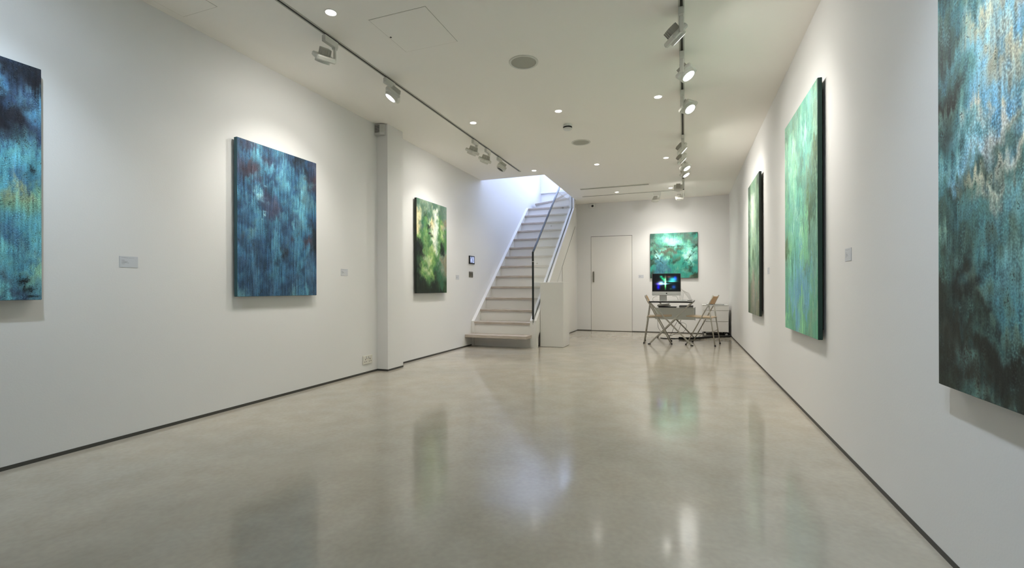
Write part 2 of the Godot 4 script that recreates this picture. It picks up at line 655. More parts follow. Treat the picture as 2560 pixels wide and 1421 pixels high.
# along: the track's direction, pointing to the end of the adapter that carries the arm
func spot(label: String, at: Vector3, along: Vector3, aim: Vector3, arm_side: float, group: String, c := NEUTRAL, e := E_SPOT, angle := 44.0) -> void:
	var t := thing("track_spotlight", label, "spotlight", at, 0.0, group)
	var s := S()
	var b := Basis(along.cross(Vector3.UP), Vector3.UP, -along)
	box(s, Vector3(0, -0.040, 0) - along * 0.068, Vector3(0.036, 0.046, 0.136), 0.003, b)
	obj("adapter", s, M.fitting, t)
	s = S()
	lathe(s, [Vector2(0.006, 0.0), Vector2(0.006, 0.003), Vector2(0, 0.003)], Vector3(0, -0.045, 0) - along * 0.136, -along, 12)
	obj("screw", s, M.cream, t)
	var hinge := Vector3(0, -0.158, 0) - along * 0.020
	var d := (aim - at - hinge).normalized()
	var flat := Vector3(d.x, 0, d.z).normalized()
	var pin := flat.cross(Vector3.UP) * arm_side   # from the head's centre towards the arm
	# the arm drops from the adapter, the head hangs beside it
	var centre := hinge - pin * 0.080
	s = S()
	box(s, Vector3(0, -0.069, 0) - along * 0.02, Vector3(0.03, 0.014, 0.03), 0.002, b)
	bar(s, hinge + Vector3(0, 0.086, 0), hinge + Vector3(0, -0.022, 0), flat, 0.028, 0.013)
	obj("arm", s, M.fitting, t)
	var right := pin.normalized()
	var hb := Basis(right, d, right.cross(d))
	s = S()
	box(s, centre, Vector3(0.138, 0.036, 0.138), 0.009, hb)
	lathe(s, [Vector2(0.011, 0.0), Vector2(0.011, 0.012), Vector2(0, 0.012)], centre + right * 0.066, right, 12)
	var hd := obj("head", s, M.fitting, t)
	s = S()
	box(s, centre - d * 0.040, Vector3(0.070, 0.05, 0.070), 0.006, hb)
	for i in 4:
		box(s, centre - d * 0.040 + right * (-0.030 + i * 0.020), Vector3(0.004, 0.046, 0.078), 0.0, hb)
	obj("heat_sink", s, M.fitting_dark, hd)
	s = S()
	lathe(s, [Vector2(0.058, 0.016), Vector2(0.058, 0.036), Vector2(0.048, 0.038), Vector2(0.048, 0.022)], centre, d, 28)
	obj("bezel", s, M.fitting, hd)
	s = S()
	lathe(s, [Vector2(0.048, 0.024), Vector2(0.030, 0.029), Vector2(0.0, 0.031)], centre, d, 28)
	obj("lens", s, M.lens if e > 0.0 else M.lens_off, hd)
	if e > 0.0:
		spot_light(at + centre + d * 0.048, d, e, angle, c, 0.04)       # the beam
		spot_light(at + centre + d * 0.048, d, e * E_FILL, 88.0, c, 0.04)  # added wide fill light, lifts the ceiling and upper walls


func downlight(label: String, x: float, z: float, e := E_DOWN) -> void:
	var t := thing("downlight", label, "downlight", Vector3(x, CH, z), 0.0, "recessed ceiling downlights")
	var s := S()
	lathe(s, [Vector2(0.041, 0.0), Vector2(0.041, 0.0025), Vector2(0.034, 0.0025)], Vector3.ZERO, Vector3.DOWN, 32)
	obj("trim_ring", s, M.white, t)
	s = S()
	lathe(s, [Vector2(0.0345, 0.001), Vector2(0.0345, 0.0035), Vector2(0.026, 0.006), Vector2(0.0, 0.007)], Vector3.ZERO, Vector3.DOWN, 32)
	obj("lamp_face", s, M.lamp, t)
	spot_light(Vector3(x, CH - 0.025, z), Vector3.DOWN, e, 66.0, WARM, 0.035)


func track(called_label: String, a: Vector3, b: Vector3, ends := true) -> void:
	var t := thing("lighting_track", called_label, "track")
	var d := (b - a).normalized()
	var n := d.cross(Vector3.UP).normalized()
	var s := S()
	for q in [-1.0, 1.0]:
		bar(s, a + n * 0.0142 * q + Vector3(0, -0.002, 0), b + n * 0.0142 * q + Vector3(0, -0.002, 0), n, 0.0105, 0.004, 0.0008)
	obj("rail", s, M.track, t)
	s = S()
	bar(s, a + Vector3(0, -0.0008, 0), b + Vector3(0, -0.0008, 0), n, 0.018, 0.0016, 0.0)
	obj("channel", s, M.slot, t)
	if ends:
		s = S()
		box(s, b + d * 0.02 + Vector3(0, -0.003, 0), Vector3(0.038, 0.006, 0.045), 0.002, Basis(n, Vector3.UP, n.cross(Vector3.UP)))
		obj("end_cap", s, M.track, t)
	return


func ceiling_things() -> void:
	var left := "spotlights on the left lighting track"
	var right := "spotlights on the right lighting track"
	track("long white lighting track along the left side of the ceiling", Vector3(-2.453, CH, ZF - 0.6), Vector3(-2.453, CH, -6.97))
	track("long white lighting track running down the right side of the ceiling", Vector3(-0.015, CH, ZF - 0.6), Vector3(-0.015, CH, -9.99))
	track("short lighting track crossing the ceiling in front of the far wall", Vector3(-0.03, CH, -9.395), Vector3(-1.9, CH, -9.395))
	var F := Vector3(0, 0, -1)
	var N := Vector3(0, 0, 1)
	var X := -2.453
	spot("white spotlight on the left track nearest the viewer, seen from the back", Vector3(X, CH, -2.835), F, Vector3(XL, 1.18, -3.25), 1.0, left, NEUTRAL, 0.7)
	spot("white spotlight second along the left track with its bright lens edge showing", Vector3(X, CH, -3.572), F, Vector3(XL, 1.18, -2.95), 1.0, left, NEUTRAL, 0.7)
	spot("white spotlight first of the three near the stair end of the left track", Vector3(X, CH, -5.376), F, Vector3(XL, 1.18, -5.62), 1.0, left, NEUTRAL, 1.0)
	spot("white spotlight in the middle of the three near the stair on the left track", Vector3(X, CH, -5.776), F, Vector3(XL, 1.18, -6.1), 1.0, left, NEUTRAL, 0.35)
	spot("unlit white spotlight with a dark lens at the stair end of the left track", Vector3(X, CH, -6.2), F, Vector3(XL, 1.18, -5.7), 1.0, left, NEUTRAL, 0.0)
	spot("white spotlight out of view on the left track, lighting the nearest blue painting", Vector3(X, CH, -1.1), F, Vector3(XL, 1.18, -1.15), 1.0, left, COOL, 1.25)  # out of view, placed to light the nearest left painting
	X = -0.015
	spot("white spotlight at the near end of the right track, seen from behind", Vector3(X, CH, -3.25), N, Vector3(XR, 1.7, -3.7), 1.0, right, NEUTRAL, 0.62)
	spot("white spotlight second along the right track with a half-seen bright lens", Vector3(X, CH, -3.86), N, Vector3(XR, 1.18, -3.5), 1.0, right, NEUTRAL, 0.68)
	spot("white spotlight third along the right track facing the viewer with a glaring lens", Vector3(X, CH, -4.62), N, Vector3(XR, 1.18, -3.9), 1.0, right, NEUTRAL, 0.68)
	spot("white spotlight heading the tight cluster of four on the right track", Vector3(X, CH, -5.98), N, Vector3(XR, 1.85, -6.1), 1.0, right)
	spot("white spotlight second in the tight cluster of four on the right track", Vector3(X, CH, -6.45), N, Vector3(XR, 1.85, -6.62), 1.0, right, NEUTRAL, 0.3)
	spot("white spotlight third in the cluster on the right track with the larger bright lens", Vector3(X, CH, -6.9), N, Vector3(XR, 1.18, -6.5), 1.0, right)
	spot("white spotlight last in the cluster on the right track with the thin bright lens", Vector3(X, CH, -7.3), N, Vector3(XR, 1.18, -7.0), 1.0, right, NEUTRAL, 0.5)
	spot("white spotlight beyond the cluster on the right track turned towards the far wall", Vector3(X, CH, -8.4), N, Vector3(-0.1, 1.25, ZB), 1.0, right, NEUTRAL, 0.75)
	spot("white spotlight at the far end of the right track, warm side catching light", Vector3(X, CH, -9.35), N, Vector3(-0.25, 1.1, ZB), 1.0, right, NEUTRAL, 0.5)
	spot("white spotlight hanging from the short cross track before the far wall", Vector3(-0.42, CH, -9.395), Vector3.RIGHT, Vector3(-0.35, 1.1, ZB), 1.0, "", NEUTRAL, 0.6)
	spot("white spotlight out of view on the right track, lighting the nearest right painting", Vector3(X, CH, -1.15), N, Vector3(XR, 1.18, -1.45), 1.0, right, COOL, 1.15)  # out of view, placed to light the nearest right painting
	spot("second white spotlight out of view on the right track, lighting the nearest right painting", Vector3(X, CH, -0.55), N, Vector3(XR, 1.18, -1.1), 1.0, right, COOL, 1.0)  # also out of view, aimed at the same near painting

	downlight("large round downlight nearest the viewer at top left of the ceiling", -2.233, -2.526)
	downlight("round downlight beside the left track in the nearer row of three", -2.224, -4.765)
	downlight("middle round downlight of the nearer row, just before the smoke detector", -1.238, -4.766)
	downlight("round downlight beside the right track in the nearer row of three", -0.237, -4.756)
	downlight("round downlight right before the edge of the stair opening", -2.226, -7.032)
	downlight("middle round downlight of the second row, beyond the farther speaker", -1.232, -7.018)
	downlight("round downlight left of the spotlight cluster on the right track", -0.243, -7.017)
	downlight("round downlight between the air slot and the cross track", -1.226, -9.181)
	downlight("round downlight close to the far end of the right track", -0.237, -9.157)

	# two round ceiling speakers
	for e in [["large round ceiling speaker with a grey grille nearer the viewer", -1.239, -3.638], ["round ceiling speaker with a grey grille farther off past the smoke detector", -1.235, -5.891]]:
		var t := thing("ceiling_speaker", e[0], "speaker", Vector3(e[1], CH, e[2]), 0.0, "round ceiling speakers")
		var s := S()
		lathe(s, [Vector2(0.121, 0), Vector2(0.121, 0.004), Vector2(0.116, 0.006), Vector2(0.104, 0.006), Vector2(0.102, 0.002)], Vector3.ZERO, Vector3.DOWN, 48)
		obj("rim", s, M.fitting, t)
		s = S(true)
		lathe(s, [Vector2(0.102, 0.0015), Vector2(0.07, 0.005), Vector2(0, 0.006)], Vector3.ZERO, Vector3.DOWN, 48)
		obj("grille", s, M.grille, t)

	var t := thing("smoke_detector", "white smoke detector with a black vent ring under the ceiling", "smoke detector", Vector3(-1.245, CH, -5.204))
	var s := S()
	lathe(s, [Vector2(0.05, 0), Vector2(0.052, 0.022), Vector2(0.046, 0.026)], Vector3.ZERO, Vector3.DOWN, 32)
	obj("base", s, M.white, t)
	s = S()
	lathe(s, [Vector2(0.046, 0.026), Vector2(0.046, 0.042)], Vector3.ZERO, Vector3.DOWN, 32)
	for k in 16:
		var a := TAU * k / 16
		box(s, Vector3(cos(a) * 0.048, -0.034, sin(a) * 0.048), Vector3(0.006, 0.018, 0.003), 0.0, Basis(Vector3.UP, -a))
	obj("vent_ring", s, M.black, t)
	s = S(true)
	lathe(s, [Vector2(0.051, 0.042), Vector2(0.051, 0.048), Vector2(0.04, 0.06), Vector2(0.018, 0.064), Vector2(0, 0.064)], Vector3.ZERO, Vector3.DOWN, 32)
	obj("cap", s, M.white, t)

	# air slot: frame, dark backing, blades
	t = thing("air_vent", "long narrow air slot with a white frame in the ceiling before the desk", "vent", Vector3(-1.215, CH, -8.675))
	s = S()
	for z in [-0.058, 0.058]:
		box(s, Vector3(0, -0.003, z), Vector3(1.3, 0.006, 0.018), 0.001)
	for x in [-0.635, 0.635]:
		box(s, Vector3(x, -0.003, 0), Vector3(0.03, 0.006, 0.1), 0.001)
	obj("frame", s, M.ceiling, t)
	s = S()
	box(s, Vector3(0, -0.0005, 0), Vector3(1.24, 0.001, 0.1))
	obj("backing", s, M.grille, t)
	for z in [-0.032, 0.0, 0.032]:
		s = S()
		box(s, Vector3(0, -0.0013, z), Vector3(1.24, 0.0012, 0.027))
		obj("blade", s, M.grille, t)

	# access hatches
	for e in [["square access hatch with a small round lock in the ceiling", -1.826, -2.922, 0.452, 0.468, 1], ["access hatch at the top left edge of the ceiling beside the left wall", -3.05, -1.98, 0.325, 0.465, 0]]:
		t = thing("ceiling_hatch", e[0], "hatch", Vector3(e[1], CH, e[2]), 0.0, "ceiling access hatches")
		s = S()
		box(s, Vector3(0, -0.0004, 0), Vector3(e[3], 0.0008, e[4]))
		obj("frame", s, M.grille, t)
		s = S()
		box(s, Vector3(0, -0.001, 0), Vector3(e[3] - 0.006, 0.002, e[4] - 0.006))
		obj("panel", s, M.ceiling, t)
		if e[5]:
			s = S()
			lathe(s, [Vector2(0.0075, 0.002), Vector2(0.0075, 0.004), Vector2(0, 0.004)], Vector3(-0.222 + 0.012, 0, -0.006), Vector3.DOWN, 16)
			obj("lock", s, M.black, t)


# ---- paintings ------------------------------------------------------------------------------
# rows: a coarse plan of the picture, one letter a patch; marks: [x, y, rx, ry, colour, strength]
func picture(w: int, h: int, rows: Array, pal: Dictionary, seed_: int, warp: Vector2, streak: float, fine: float, speck: float, marks := [], lines := []) -> ImageTexture:
	var cols: int = (rows[0] as String).length()
	var base := Image.create(cols, rows.size(), false, Image.FORMAT_RGB8)
	for y in rows.size():
		for x in cols:
			base.set_pixel(x, y, Color(pal[(rows[y] as String)[x]]))
	base.resize(w, h, Image.INTERPOLATE_CUBIC)
	var P := base.get_data()
	var A := grey_noise(w, h, 5.0 / w, 5, seed_, 5)        # long vertical drips
	var B := grey_noise(w, h, 6.0 / w, 5, seed_ + 1)       # clouds
	var C := grey_noise(w, h, 105.0 / w, 3, seed_ + 2)      # grain
	var D := grey_noise(w, h, 26.0 / w, 4, seed_ + 3, 2)   # crusts
	var E := grey_noise(w, h, 42.0 / w, 3, seed_ + 4, 14)  # thin runs
	var out := PackedByteArray()
	out.resize(w * h * 3)
	for y in h:
		for x in w:
			var i := y * w + x
			var a := (A[i] - 128) / 128.0
			var b := (B[i] - 128) / 128.0
			var c := (C[i] - 128) / 128.0
			var d := (D[i] - 128) / 128.0
			var e := (E[i] - 128) / 128.0
			var sx := clampi(x + int((b + d * 0.18) * warp.x), 0, w - 1)
			var sy := clampi(y + int((a * 0.55 + e * 0.12 + d * 0.3) * warp.y), 0, h - 1)
			var j := (sy * w + sx) * 3
			var m := 1.0 + streak * (a * 0.5 + e * 0.75 + d * 0.35) + fine * c
			var dark := clampf((b * 0.5 + d * 0.4 + c * 0.8 + e * 0.35 - 0.50 + speck) * 1.25, 0.0, 0.6)
			var pale := clampf((-b * 0.5 - d * 0.4 + c * 0.8 - e * 0.3 - 0.55 + speck * 0.6) * 1.2, 0.0, 0.35)
			m *= 1.0 - dark
			var k := pale * 70.0
			var hue := (d * 0.6 + a * 0.5) * 0.10
			out[i * 3] = clampi(int(P[j] * m * (1.0 + hue) + k * 0.85), 0, 255)
			out[i * 3 + 1] = clampi(int(P[j + 1] * m + k), 0, 255)
			out[i * 3 + 2] = clampi(int(P[j + 2] * m * (1.0 - hue) + k), 0, 255)
	var all := marks.duplicate()
	for q in lines:                                        # [from, to, half width, colour, strength]: scratched strokes
		for k in 40:
			var f := k / 39.0
			var p: Vector2 = (q[0] as Vector2).lerp(q[1], f) + Vector2(sin(f * 9.0 + seed_) * 0.008, sin(f * 14.0) * 0.008)
			all.append([p.x, p.y, q[2], q[2] * w / h, q[3], q[4]])
	for q in all:
		var col := Color(q[4])
		var cx: float = q[0] * w
		var cy: float = q[1] * h
		var rx: float = q[2] * w
		var ry: float = q[3] * h
		for y in range(maxi(0, int(cy - ry * 1.5)), mini(h, int(cy + ry * 1.5))):
			for x in range(maxi(0, int(cx - rx * 1.5)), mini(w, int(cx + rx * 1.5))):
				var i := y * w + x
				var e := 1.0 - Vector2((x - cx) / rx, (y - cy) / ry).length() + (D[i] - 128) / 200.0 + (C[i] - 128) / 170.0 + (E[i] - 128) / 420.0
				if e <= 0.0:
					continue
				var f := minf(e * 1.1, 1.0) * float(q[5])
				out[i * 3] = int(lerpf(out[i * 3], col.r8, f))
				out[i * 3 + 1] = int(lerpf(out[i * 3 + 1], col.g8, f))
				out[i * 3 + 2] = int(lerpf(out[i * 3 + 2], col.b8, f))
	return ImageTexture.create_from_image(Image.create_from_data(w, h, false, Image.FORMAT_RGB8, out))


# local axes of a picture: x to its right, y up, z out of the wall; at is the middle of its back on the wall
func painting(label: String, at: Vector3, turn: float, w: float, h: float, gap: float, th: float, side: Color, tex: Texture2D) -> void:
	var t := thing("painting", label, "painting", at, turn, "abstract paintings on canvas")
	var s := S()
	for q in [-1.0, 1.0]:
		box(s, Vector3(q * (w / 2 - 0.075), 0, gap / 2), Vector3(0.03, h - 0.12, gap))
		box(s, Vector3(0, q * (h / 2 - 0.075), gap / 2), Vector3(w - 0.18, 0.03, gap))
	obj("stretcher_frame", s, M.batten, t)
	s = S()
	box(s, Vector3(0, 0, gap + th / 2), Vector3(w, h, th), 0.003)
	obj("canvas", s, mat(side, 0.6), t)
	s = SurfaceTool.new()
	s.begin(Mesh.PRIMITIVE_TRIANGLES)
	var z := gap + th + 0.0006
	var v := [[-1, 1, 0, 0], [1, 1, 1, 0], [1, -1, 1, 1], [-1, -1, 0, 1]]
	for i in [0, 1, 2, 0, 2, 3]:
		s.set_normal(Vector3.BACK)
		s.set_uv(Vector2(v[i][2], v[i][3]))
		s.add_vertex(Vector3(v[i][0] * (w / 2 - 0.002), v[i][1] * (h / 2 - 0.002), z))
	var o := MeshInstance3D.new()
	o.name = "painted_face"
	o.mesh = s.commit()
	var m := mat(Color.WHITE, 0.5)
	m.albedo_texture = tex
	m.texture_repeat = false
	m.metallic_specular = 0.35
	o.material_override = m
	t.add_child(o, true)


func paintings() -> void:
	var LT := PI / 2
	var RT := -PI / 2
	# left wall, nearest
	var pa := {"K": "2b313b", "D": "40546b", "B": "5b8ba8", "T": "69aebb", "Y": "a6b892", "G": "86bba6", "C": "74bdd2", "S": "5f93a3"}
	var ta := picture(640, 960, ["DBTDBDBDBDKK", "BTDKBTDBDBDK", "BDBBDBTBBKDB", "TBKDBTBBDKKB", "TTBKTBCBDKKD", "CTTBTTCTSDSS", "TYTCTTGTYTTT", "GYYTCTYGYTBS", "TYGTTCYYTTYG", "TGTTSTTGCTGG", "STTSTSTSTBTT", "TSTTSTTSTBST", "SBSTSTSTSTST", "TSBSTSDTSTTS", "SDSSTSSTTSSG", "DSDSSDSSTTDS"], pa, 11, Vector2(50, 90), 0.30, 0.24, 0.06,
		[[0.905, 0.92, 0.035, 0.025, "15191c", 0.9], [0.93, 0.955, 0.04, 0.018, "15191c", 0.85], [0.95, 0.45, 0.02, 0.035, "20282e", 0.85], [0.88, 0.30, 0.07, 0.06, "262b33", 0.75], [0.95, 0.985, 0.045, 0.006, "1d2527", 0.8]])
	painting("large weathered blue and turquoise painting cut off by the left edge of the photograph", Vector3(XL, 1.4945, -1.059), LT, 0.82, 1.236, 0.018, 0.033, Color(0.30, 0.42, 0.46), ta)
	# left wall, blue
	var pb := {"k": "2b3744", "d": "385570", "b": "406886", "t": "4a7b95", "c": "5f9cb3", "p": "434f66", "w": "86bccb", "g": "517a8c", "r": "474654"}
	var tb := picture(448, 672, ["dptdtddkdp", "btcpdbtdkp", "prtcbttbgr", "prtdbcbtgr", "dtptdcbggd", "bdtptbtcgg", "tdwpbtbcgt", "dtdppdtctb", "bbtpptdctd", "dbtdtddgtk", "bdtdbdbtbk", "bgbdtbdtrk", "dbdbtdbtbk", "bddbtkbttd", "dbddtbdtbd", "dbdbtbbtdb", "bdbdtbdbbd", "ddbdbddbdd", "gdbdbdgbtd"], pb, 31, Vector2(34, 60), 0.42, 0.24, 0.03,
		[[0.30, 0.46, 0.022, 0.014, "a9dbe6", 0.9], [0.30, 0.435, 0.02, 0.006, "8fc6d6", 0.7], [0.31, 0.265, 0.016, 0.007, "9fd0dd", 0.7], [0.27, 0.49, 0.01, 0.006, "9fd0dd", 0.7], [0.665, 0.50, 0.02, 0.06, "7cc3d6", 0.55], [0.985, 0.62, 0.03, 0.12, "1d242c", 0.8], [0.45, 0.78, 0.04, 0.02, "283648", 0.7], [0.06, 0.62, 0.05, 0.035, "4a4a52", 0.4], [0.65, 0.60, 0.035, 0.018, "4a3c3f", 0.5]])
	painting("deep blue weathered painting left of the pier on the left wall", Vector3(XL, 1.491, -3.045), LT, 0.826, 1.236, 0.018, 0.033, Color(0.20, 0.36, 0.40), tb)
	# left wall, green
	var pc := {"k": "262f27", "d": "375038", "g": "568350", "l": "84a866", "y": "bccb98", "w": "eef2d8", "c": "cfc79a", "s": "7e937c", "e": "5b7660", "h": "8b8a72", "t": "3f6a4c"}
	var tc := picture(384, 576, ["essseeses", "seesewses", "cestswees", "csdsewgeh", "ctgycwglh", "cegkcwgcs", "cglgwwglg", "cglgywgye", "lglgwwglg", "kglggwgdg", "klllywgkg", "kklllygks", "dkyllggsh", "dglylgshh", "klgylgtsh", "dlylgtesh", "klgygdtth", "kdlgldtte", "kkdgdkdtd", "kkkdkkdtd", "kkkkkkkkd"], pc, 51, Vector2(26, 60), 0.2, 0.16, 0.0,
		[[0.40, 0.345, 0.09, 0.018, "1f2622", 0.85], [0.47, 0.37, 0.05, 0.014, "1f2622", 0.85], [0.13, 0.50, 0.13, 0.05, "1d221d", 0.9], [0.88, 0.52, 0.05, 0.04, "26302a", 0.8], [0.60, 0.36, 0.06, 0.14, "f4f6e4", 0.6], [0.27, 0.13, 0.09, 0.035, "4c6250", 0.6], [0.82, 0.75, 0.06, 0.06, "9d998a", 0.5]])
	painting("dark green painting with a pale glowing centre between the pier and the stair", Vector3(XL, 1.491, -5.602), LT, 0.808, 1.236, 0.018, 0.033, Color(0.10, 0.15, 0.12), tc)
	# right wall, middle
	var pd := {"d": "4a6c5c", "g": "6f9a84", "s": "7fae9a", "m": "86caae", "b": "a8dfc6", "t": "68a88f", "c": "76bcac", "u": "74b0c0", "o": "5e7b5f", "l": "86c89c"}
	var td := picture(448, 704, ["gssgttmg", "gsgstmmt", "dmgsmbms", "gmstmbtg", "smbstcmg", "tmlmgcms", "sbmstmgs", "tmltgmsd", "gmbmtsgo", "smlcmsgd", "tlmctsog", "tmcbmlod", "smbcmgog", "tlmcmlsg", "glmcblgs", "oltcmlsg", "oltculgs", "stculgus", "tmcuuuts", "tcuuuuut", "tcuuluts", "tuculuut", "tuuulutt", "ltuultts", "lttultgt"], pd, 71, Vector2(30, 130), 0.2, 0.08, -0.16,
		[[0.14, 0.625, 0.05, 0.02, "41604a", 0.7], [0.43, 0.577, 0.01, 0.008, "3a4a40", 0.7], [0.55, 0.62, 0.012, 0.004, "d8e0c8", 0.6]])
	painting("tall bright turquoise painting with a dark green side in the middle of the right wall", Vector3(XR, 1.430, -3.940), RT, 1.018, 1.659, 0.018, 0.026, Color(0.10, 0.235, 0.205), td)
	# right wall, far
	var pe := {"d": "3f5543", "g": "6b8a70", "s": "8da58e", "w": "c8dac6", "l": "a2c2a0", "b": "6f7763", "h": "8f8d80", "o": "56704f"}
	var te := picture(320, 512, ["dgggd", "dgsgd", "gswsg", "gwwsg", "dswlg", "gwwlo", "dlwsg", "glwlg", "dlsll", "olllg", "glsgl", "dlolg", "glgsg", "ogsgs", "glhgs", "dghsg", "obhgh", "dbhhg", "obhbh", "dbbhb"], pe, 91, Vector2(24, 90), 0.2, 0.14, -0.06)
	painting("tall grey-green painting with a pale streak, farthest along the right wall", Vector3(XR, 1.428, -6.369), RT, 0.956, 1.639, 0.018, 0.026, Color(0.10, 0.15, 0.125), te)
	# right wall, nearest
	var pf := {"k": "27302b", "d": "425f58", "t": "5a8d8e", "s": "7aaeb0", "u": "9accd8", "w": "d6ddd4", "c": "c6c8b0", "b": "8cc6dc", "g": "62837a", "n": "35403a", "m": "80d2d4"}
	var tf := picture(704, 1120, ["dtusutmbum", "dsuduubmbt", "gsugtumbmu", "dusdsgubmb", "gtwugsdmbu", "dgcwusgtmb", "tgswcugsmt", "gtcwucgtbu", "dtswcusgtm", "dgucwstgut", "tscuutgsbg", "dtuctsgtdt", "ktucstgsgt", "gtbutsggdt", "dswcuwgstd", "tuwgusggtd", "sudcwsgtud", "tdcgtsgdtu", "dtgsgtdgst", "ddtgsdggtd", "gdtgtgdtsd", "dktsgtugdt", "dkgtsugdgd", "kdktgtsgdd", "kkdgtgdtdg", "ngkkgtddng", "kgdkntgdkd", "kdgkngbdgk"], pf, 111, Vector2(70, 110), 0.32, 0.26, 0.03,
		[[0.055, 0.52, 0.05, 0.045, "26322f", 0.6], [0.075, 0.555, 0.025, 0.025, "5f9aa0", 0.6], [0.265, 0.835, 0.012, 0.007, "1d2826", 0.8], [0.19, 0.955, 0.09, 0.04, "221f1b", 0.75], [0.10, 0.90, 0.08, 0.06, "2a2b25", 0.6]])
	painting("huge mottled green and grey-blue painting cut off by the right edge of the photograph", Vector3(XR, 1.440, -1.425), RT, 1.034, 1.659, 0.018, 0.026, Color(0.11, 0.14, 0.125), tf)
	# far wall
	var pg := {"d": "42665c", "g": "62857a", "s": "5fa592", "m": "86dcc4", "b": "b6f6e4", "t": "3f9a8a", "u": "5a97a2", "v": "487f8e", "o": "5f7a68", "r": "6f786a", "k": "36564a"}
	var tg := picture(384, 384, ["dssmssggsd", "dsmmmmsggt", "gsmbbmsggs", "gsmbbbmsgg", "dgsmbbmmsg", "gsssmmsmsk", "somrosommm", "dbrrortmbs", "kbmosstbbm", "tbusotsbbm", "kuumtotmbs", "duuutkttmt", "kuvutsttms", "tvuvttttkt", "tvvvtstskt", "dvuvtstskt", "kvvtvttttk", "kvtvttstok"], pg, 131, Vector2(30, 40), 0.16, 0.12, -0.06,
		[[0.45, 0.30, 0.30, 0.016, "3d5a4e", 0.8], [0.60, 0.285, 0.12, 0.010, "2f4a40", 0.7], [0.24, 0.34, 0.10, 0.03, "7c6f5e", 0.6], [0.08, 0.42, 0.04, 0.10, "2f4a42", 0.7], [0.13, 0.57, 0.05, 0.04, "2f4a42", 0.5], [0.43, 0.62, 0.02, 0.07, "2c5a50", 0.8], [0.84, 0.50, 0.06, 0.04, "2b4f45", 0.7], [0.76, 0.61, 0.06, 0.035, "35564a", 0.7], [0.86, 0.70, 0.04, 0.07, "2e6055", 0.6], [0.97, 0.95, 0.10, 0.06, "4a4f38", 0.7]],
		[[Vector2(0.10, 0.38), Vector2(0.16, 0.55), 0.011, "2c4a42", 0.6], [Vector2(0.16, 0.55), Vector2(0.26, 0.66), 0.008, "2c4a42", 0.5], [Vector2(0.93, 0.42), Vector2(0.80, 0.58), 0.009, "24463d", 0.7], [Vector2(0.80, 0.58), Vector2(0.68, 0.70), 0.010, "2a5147", 0.6], [Vector2(0.30, 0.31), Vector2(0.64, 0.30), 0.008, "2f4a40", 0.6], [Vector2(0.60, 0.285), Vector2(0.98, 0.33), 0.007, "35564a", 0.5], [Vector2(0.44, 0.50), Vector2(0.40, 0.70), 0.010, "2a5a50", 0.6], [Vector2(0.85, 0.62), Vector2(0.87, 0.85), 0.009, "2c5a50", 0.5], [Vector2(0.20, 0.70), Vector2(0.19, 0.88), 0.008, "355f66", 0.4], [Vector2(0.64, 0.82), Vector2(0.86, 0.78), 0.008, "2f6a60", 0.4]])
	painting("square teal painting on the far wall above the computer", Vector3(-0.209, 1.607, ZB), 0.0, 0.93, 0.933, 0.018, 0.024, Color(0.13, 0.22, 0.20), tg)


# ---- things on the walls -----------------------------------------------------------------------
func label_tex(seed_: int) -> ImageTexture:
	var rng := RandomNumberGenerator.new()
	rng.seed = seed_
	var im := Image.create(160, 104, false, Image.FORMAT_RGB8)
	im.fill(Color(0.80, 0.81, 0.825))
	var ink := Color(0.42, 0.425, 0.44)
	# [line, from, to, height] strokes of print too small to read
	for l in [[10, 16, 46, 3], [12, 46, 126, 2], [34, 16, 44, 4], [46, 16, 72, 3], [53, 16, 62, 3], [60, 16, 78, 3], [70, 16, 44, 3]]:
		var x: int = l[1]
		while x < l[2]:
			var n := rng.randi_range(1, 3)
			im.fill_rect(Rect2i(x, l[0] - rng.randi_range(0, 1), n, l[3]), ink)
			x += n + rng.randi_range(1, 2)
	return ImageTexture.create_from_image(im)


func caption(label: String, at: Vector3, turn: float, tex: Texture2D, w := 0.104, h := 0.07) -> void:
	var t := thing("wall_label", label, "label", at, turn, "small printed captions beside the paintings")
	var s := S()
	box(s, Vector3(0, 0, 0.0008), Vector3(w, h, 0.0016))
	obj("card", s, mat(Color(0.80, 0.81, 0.825), 0.6), t)
	print_face("print", t, Vector3(0, 0, 0.0019), w - 0.002, h - 0.002, tex, false)


func print_face(called: String, t: Node3D, at: Vector3, w: float, h: float, tex: Texture2D, lit: bool, e := 1.0, turn := Basis.IDENTITY) -> MeshInstance3D:
	var s := SurfaceTool.new()
	s.begin(Mesh.PRIMITIVE_TRIANGLES)
	var v := [[-1, 1, 0, 0], [1, 1, 1, 0], [1, -1, 1, 1], [-1, -1, 0, 1]]
	for i in [0, 1, 2, 0, 2, 3]:
		s.set_normal(turn * Vector3.BACK)
		s.set_uv(Vector2(v[i][2], v[i][3]))
		s.add_vertex(at + turn * Vector3(v[i][0] * w / 2, v[i][1] * h / 2, 0))
	var o := MeshInstance3D.new()
	o.name = called
	o.mesh = s.commit()
	var m := mat(Color(0.03, 0.03, 0.03) if lit else Color.WHITE, 0.25 if lit else 0.6)
	m.texture_repeat = false
	if lit:
		m.emission_enabled = true
		m.emission = Color.BLACK
		m.emission_texture = tex
		m.emission_energy_multiplier = e
	else:
		m.albedo_texture = tex
	o.material_override = m
	t.add_child(o, true)
	return o


